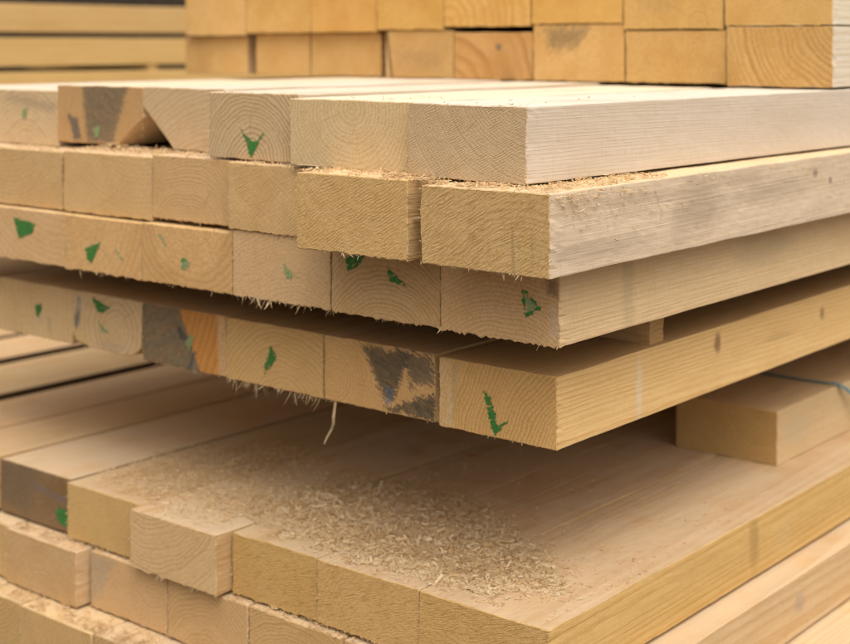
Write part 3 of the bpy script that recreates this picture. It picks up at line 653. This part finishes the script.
# ------------------------------------------------------------------ sawdust and shavings
rnd = random.Random(5)
PILE = [(1.001, 1.065), (1.089, 1.061), (1.155, 1.036), (1.176, .971), (1.163, .882), (1.111, .784), (1.062, .702), (1.016, .686), (.966, .729), (.961, .792), (.963, .875), (.967, .981)]
def heap(x, y):
    d = edge_d(x, y, PILE) + noise.noise((x * 40, y * 40, 3)) * .016 + noise.noise((x * 130, y * 130, 3)) * .006
    if d < 0: return -.003
    h = min(1, d / .05); h = h * h * (3 - 2 * h)
    return h * ((.0048 + .0042 * noise.noise((x * 26, y * 26, 1))) + .0022 * noise.noise((x * 90, y * 90, 2)))
TOPZ = GZ + FT
bm = bmesh.new(); gv = {}
nx, ny = 110, 190; x0, x1, y0, y1 = .956, 1.19, .675, 1.08
for i in range(nx):
    for j in range(ny):
        x = x0 + (x1 - x0) * i / (nx - 1); y = y0 + (y1 - y0) * j / (ny - 1); h = heap(x, y)
        if h > .0002: gv[i, j] = bm.verts.new((x, y, TOPZ - .0006 + min(1, h / .0012) * .0008 + h * .9 + rnd.uniform(0, .0008)))
for i in range(nx - 1):
    for j in range(ny - 1):
        q = [gv.get(c) for c in ((i, j), (i + 1, j), (i + 1, j + 1), (i, j + 1))]
        if all(q): bm.faces.new(q)
me = bpy.data.meshes.new('shavings_bed'); bm.to_mesh(me); bm.free()
bed = me
small, mid, big = [], [], []
while len(small) < 20000 or len(mid) < 3400 or len(big) < 1000:
    x, y = rnd.uniform(x0 - .02, x1 + .03), rnd.uniform(y0 - .03, y1 + .03)
    if x < .952 or (x < .956 and y > .9): continue
    d = edge_d(x, y, PILE) + noise.noise((x * 40, y * 40, 3)) * .016; h = max(0, heap(x, y))
    q = max(0, min(1, (d + .022) / .055))
    if rnd.random() > q * q: continue
    lump = .5 + noise.noise((x * 75, y * 75, 6))
    z = TOPZ + .0009 + h
    r3 = rnd.random()
    if r3 < .76 and len(small) < 20000: small.append((x, y, z + rnd.uniform(0, .001)))
    elif r3 < .95 and len(mid) < 3400: mid.append((x, y, z + rnd.uniform(.0002, .0016) * (.5 + lump)))
    elif len(big) < 1000 and q > .6: big.append((x, y, z + rnd.uniform(.0008, .0028)))
pile = chips('wood_shavings', small, SHAV, 11, .0009, .0026, .0004, .0012, .75)
for sp, sd, args in ((mid, 12, (.0022, .0074, .0005, .0021, .45)), (big, 13, (.005, .0105, .0008, .0024, .45))):
    tmp = chips('wood_shavings', sp, SHAV, sd, *args); bmj = bmesh.new(); bmj.from_mesh(pile.data); bmj.from_mesh(tmp.data); bmj.to_mesh(pile.data); bmj.free()
    bpy.data.objects.remove(tmp)
tag(pile, 'loose heap of pale curled wood shavings on the dusty lower-stack tops', 'shavings', None, 'stuff')
bo = link('shavings_bed', bed, DUSTM, pile); bo['kind'] = 'stuff'
# thinner litter round the heap and along the tops
spots = []
L1 = [(.963, 1.255), (1.09, 1.285), (1.19, 1.19), (1.15, 1.04), (1.02, .99), (.942, 1.03), (.940, 1.14)]
while len(spots) < 8500:
    x, y = rnd.uniform(.93, 1.20), rnd.uniform(.99, 1.29)
    if (x < .958 and y > 1.145) or x < .938 or (x < .956 and y < 1.018): continue
    d = edge_d(x, y, L1) + noise.noise((x * 30, y * 30, 8)) * .03
    if d > -.01 and rnd.random() < min(1, .15 + d * 14): spots.append((x, y, TOPZ + .0012 + rnd.uniform(0, .002)))
for _ in range(1500):
    x = .96 + abs(rnd.gauss(0, .17)); y = rnd.uniform(.655, 1.25)
    if noise.noise((x * 12, y * 12, 4)) > -.15: spots.append((x, y, TOPZ + .001 + rnd.uniform(0, .0008)))
for _ in range(160):
    spots.append((rnd.uniform(1.15, 1.4), rnd.uniform(.66, 1.0), TOPZ + .001))
lit = chips('wood_shavings', spots, SHAV, 12, .001, .0042, .0004, .0012, .85)
tag(lit, 'thin scatter of fine wood litter round the heap, over the dusty tops', 'shavings', None, 'stuff')

def seam(name, runs, n, seed, label, extra=()):
    """Sawdust caught on the ledges between two layers. A run is x, x, y, y, height, share, depth."""
    r = random.Random(seed); sp = list(extra)
    tot = sum(q[5] for q in runs)
    for (xa, xb, ya, yb, z, wt, thick) in runs:
        for _ in range(int(n * wt / tot)):
            x, y = r.uniform(xa, xb), r.uniform(ya, yb)
            if noise.noise((x * 50, y * 50, seed)) + .4 < r.random() * .8: continue
            hh = thick * (.55 + .9 * noise.noise((x * 35, y * 35, seed + 2)))
            sp.append((x, y, GZ + z + max(0, hh) * r.random() ** .6 + .0006))
    o = chips(name, sp, SHAV, seed, .0014, .0046, .0004, .0013, .6)
    return tag(o, label, 'sawdust', None, 'stuff')
r9 = random.Random(9)
stuck = [(.885 + abs(r9.gauss(0, .10)), .6025 - r9.uniform(0, .001), GZ + CT - abs(r9.gauss(0, .016)) - .001) for _ in range(170)]
seam('sawdust', [(.882, 1.06, .607, .643, CT, 3.2, .004), (.884, .912, .645, .727, CT, 2.0, .0022), (.884, .926, .741, .865, CT + .002, 2.0, .003), (.884, .915, .722, .775, CT, 1.8, .007), (.950, .995, 1.13, 1.255, CT - .0025, 3.4, .008),
                 (.949, .99, 1.255, 1.39, -.1145, 1.0, .003), (.934, .95, .875, 1.0, CT, .8, .002), (.947, .99, 1.01, 1.13, CT, 1.4, .004), (.884, .94, .728, .740, -.14, .5, .004)],
     8200, 21, 'crumbly sawdust caught on the second-layer ledge under the top layer', stuck)
seam('sawdust', [(.912, .925, .65, .765, -.048, .6, .0008), (.93, .99, .778, .915, -.0475, .6, .0008), (.93, 1.4, .66, .76, -.048, .8, .0008)], 110, 25, 'fine sawdust specks on the bright tops of the top layer')
seam('sawdust', [(.942, .955, .76, 1.22, GT, 2.0, .003), (.932, .952, 1.228, 1.35, GT, 1.6, .004), (.945, .96, 1.02, 1.22, GT, 1.0, .003)], 2600, 22, 'sawdust along the ledge of the second lower layer')
seam('sawdust', [(.907, .94, .82, 1.47, HT, 2.0, .004), (.905, .925, 1.0, 1.35, HT, 2.0, .005)], 4800, 23, 'thick sawdust along the lowest visible ledge of the lower stack')

# ------------------------------------------------------------------ yard
me = bpy.data.meshes.new('ground'); bm = bmesh.new()
bmesh.ops.create_grid(bm, x_segments=60, y_segments=60, size=150)
for v in bm.verts: v.co.z = noise.noise((v.co.x * .15, v.co.y * .15, 0)) * .02 + (.06 if v.co.length < 8 else 0.06)
bm.to_mesh(me); bm.free()
k = NT('yard_gravel'); tc = k.n('ShaderNodeTexCoord'); P = tc.outputs['Object']
g1 = k.noise(P, 60.0, 4.0, .7); g2 = k.noise(P, 1.3, 3.0)
bp = k.n('ShaderNodeBump'); k.put(bp.inputs['Height'], k.m('MULTIPLY', g1, .02)); bp.inputs['Distance'].default_value = 1.0
gm = k.finish(k.mix(g2, k.mix(g1, (.12, .10, .08), (.26, .22, .17)), (.17, .14, .11)), .95, bp.outputs[0], .1)
tag(link('ground', me, gm), 'grey-brown gravel of the timber yard', 'ground', None, 'structure')

# dark open shed far behind
def box(bm, x0, x1, y0, y1, z0, z1):
    r = bmesh.ops.create_cube(bm, size=1)
    for v in r['verts']:
        v.co = Vector(((x0 + x1) / 2 + v.co.x * (x1 - x0), (y0 + y1) / 2 + v.co.y * (y1 - y0), (z0 + z1) / 2 + v.co.z * (z1 - z0)))
sh = bpy.data.objects.new('shed', None); COL.objects.link(sh); sh.location = (5.3, 8.2, 0.05)
tag(sh, 'dark weathered shed far behind the stacks, only a sliver showing', 'shed')
k = NT('shed_boards'); tc = k.n('ShaderNodeTexCoord'); P = tc.outputs['Object']
bx = k.m('FRACT', k.m('MULTIPLY', k.sep(P)[0], 6.0)); sp = k.step(bx, .03, .06)
shm = k.finish(k.mix(sp, (.01, .008, .006), k.mix(k.noise(k.vm('MULTIPLY', P, (40, 40, 2)), 1.0, 3.0), (.035, .026, .018), (.07, .05, .035))), .9)
bm = bmesh.new(); box(bm, 0, 9, -.1, 0, 0, 3.2); box(bm, 0, 9, 4, 4.1, 0, 3.2); box(bm, .001, .1, 0, 4, 0, 3.2); box(bm, 8.9, 8.999, 0, 4, 0, 3.2)
me = bpy.data.meshes.new('wall'); bm.to_mesh(me); bm.free(); link('wall', me, shm, sh)
bm = bmesh.new(); bmesh.ops.create_cube(bm, size=1)
for v in bm.verts: v.co = Vector((4.5 + v.co.x * 9.8, 2 + v.co.y * 5.2, 3.3 + v.co.z * .12 + v.co.y * .5))
me = bpy.data.meshes.new('roof'); bm.to_mesh(me); bm.free()
k = NT('shed_roof'); link('roof', me, k.finish((.12, .11, .10), .7), sh)

# ------------------------------------------------------------------ light: soft overcast day
EL, AZ = math.radians(57), math.radians(229)          # direction the light comes from (azimuth in the X-Y plane from +X)
ld = Vector((math.cos(EL) * math.cos(AZ), math.cos(EL) * math.sin(AZ), math.sin(EL)))
sun = bpy.data.lights.new('sun', 'SUN'); sun.energy = 1.0; sun.angle = math.radians(70); sun.color = (1, .955, .88)
so = bpy.data.objects.new('sun', sun); COL.objects.link(so); so.rotation_euler = ld.to_track_quat('Z', 'Y').to_euler(); so.location = (0, 0, 5)
wd = bpy.data.worlds.new('World'); S.world = wd; wd.use_nodes = True
nt = wd.node_tree; nt.nodes.clear()
sky = nt.nodes.new('ShaderNodeTexSky'); sky.sky_type = 'NISHITA'; sky.sun_disc = False
sky.sun_elevation = EL; sky.sun_rotation = math.radians(90) - AZ; sky.dust_density = 6; sky.ozone_density = .6; sky.air_density = 1.0
hs = nt.nodes.new('ShaderNodeHueSaturation'); hs.inputs['Saturation'].default_value = .22
bg = nt.nodes.new('ShaderNodeBackground'); bg.inputs[1].default_value = .10
ow = nt.nodes.new('ShaderNodeOutputWorld')
nt.links.new(sky.outputs[0], hs.inputs['Color']); nt.links.new(hs.outputs[0], bg.inputs[0]); nt.links.new(bg.outputs[0], ow.inputs[0])

# ------------------------------------------------------------------ camera
cam = bpy.data.cameras.new('camera'); co = bpy.data.objects.new('camera', cam); COL.objects.link(co)
co.location = (0, 0, GZ); co.rotation_euler = (math.radians(90), 0, math.radians(-50.65))
cam.sensor_fit = 'HORIZONTAL'; cam.sensor_width = 36; cam.lens = 1456 / 850 * 36
cam.shift_y = -278 / 850
cam.clip_start = .02; cam.clip_end = 1000
cam.dof.use_dof = True; cam.dof.focus_distance = 1.13; cam.dof.aperture_fstop = 6.5
S.camera = co
S.view_settings.view_transform = 'Standard'; S.view_settings.look = 'None'; S.view_settings.gamma = 1; S.view_settings.exposure = 0.73
S.cycles.filter_width = 1.1; S.cycles.max_bounces = 8; S.cycles.diffuse_bounces = 2
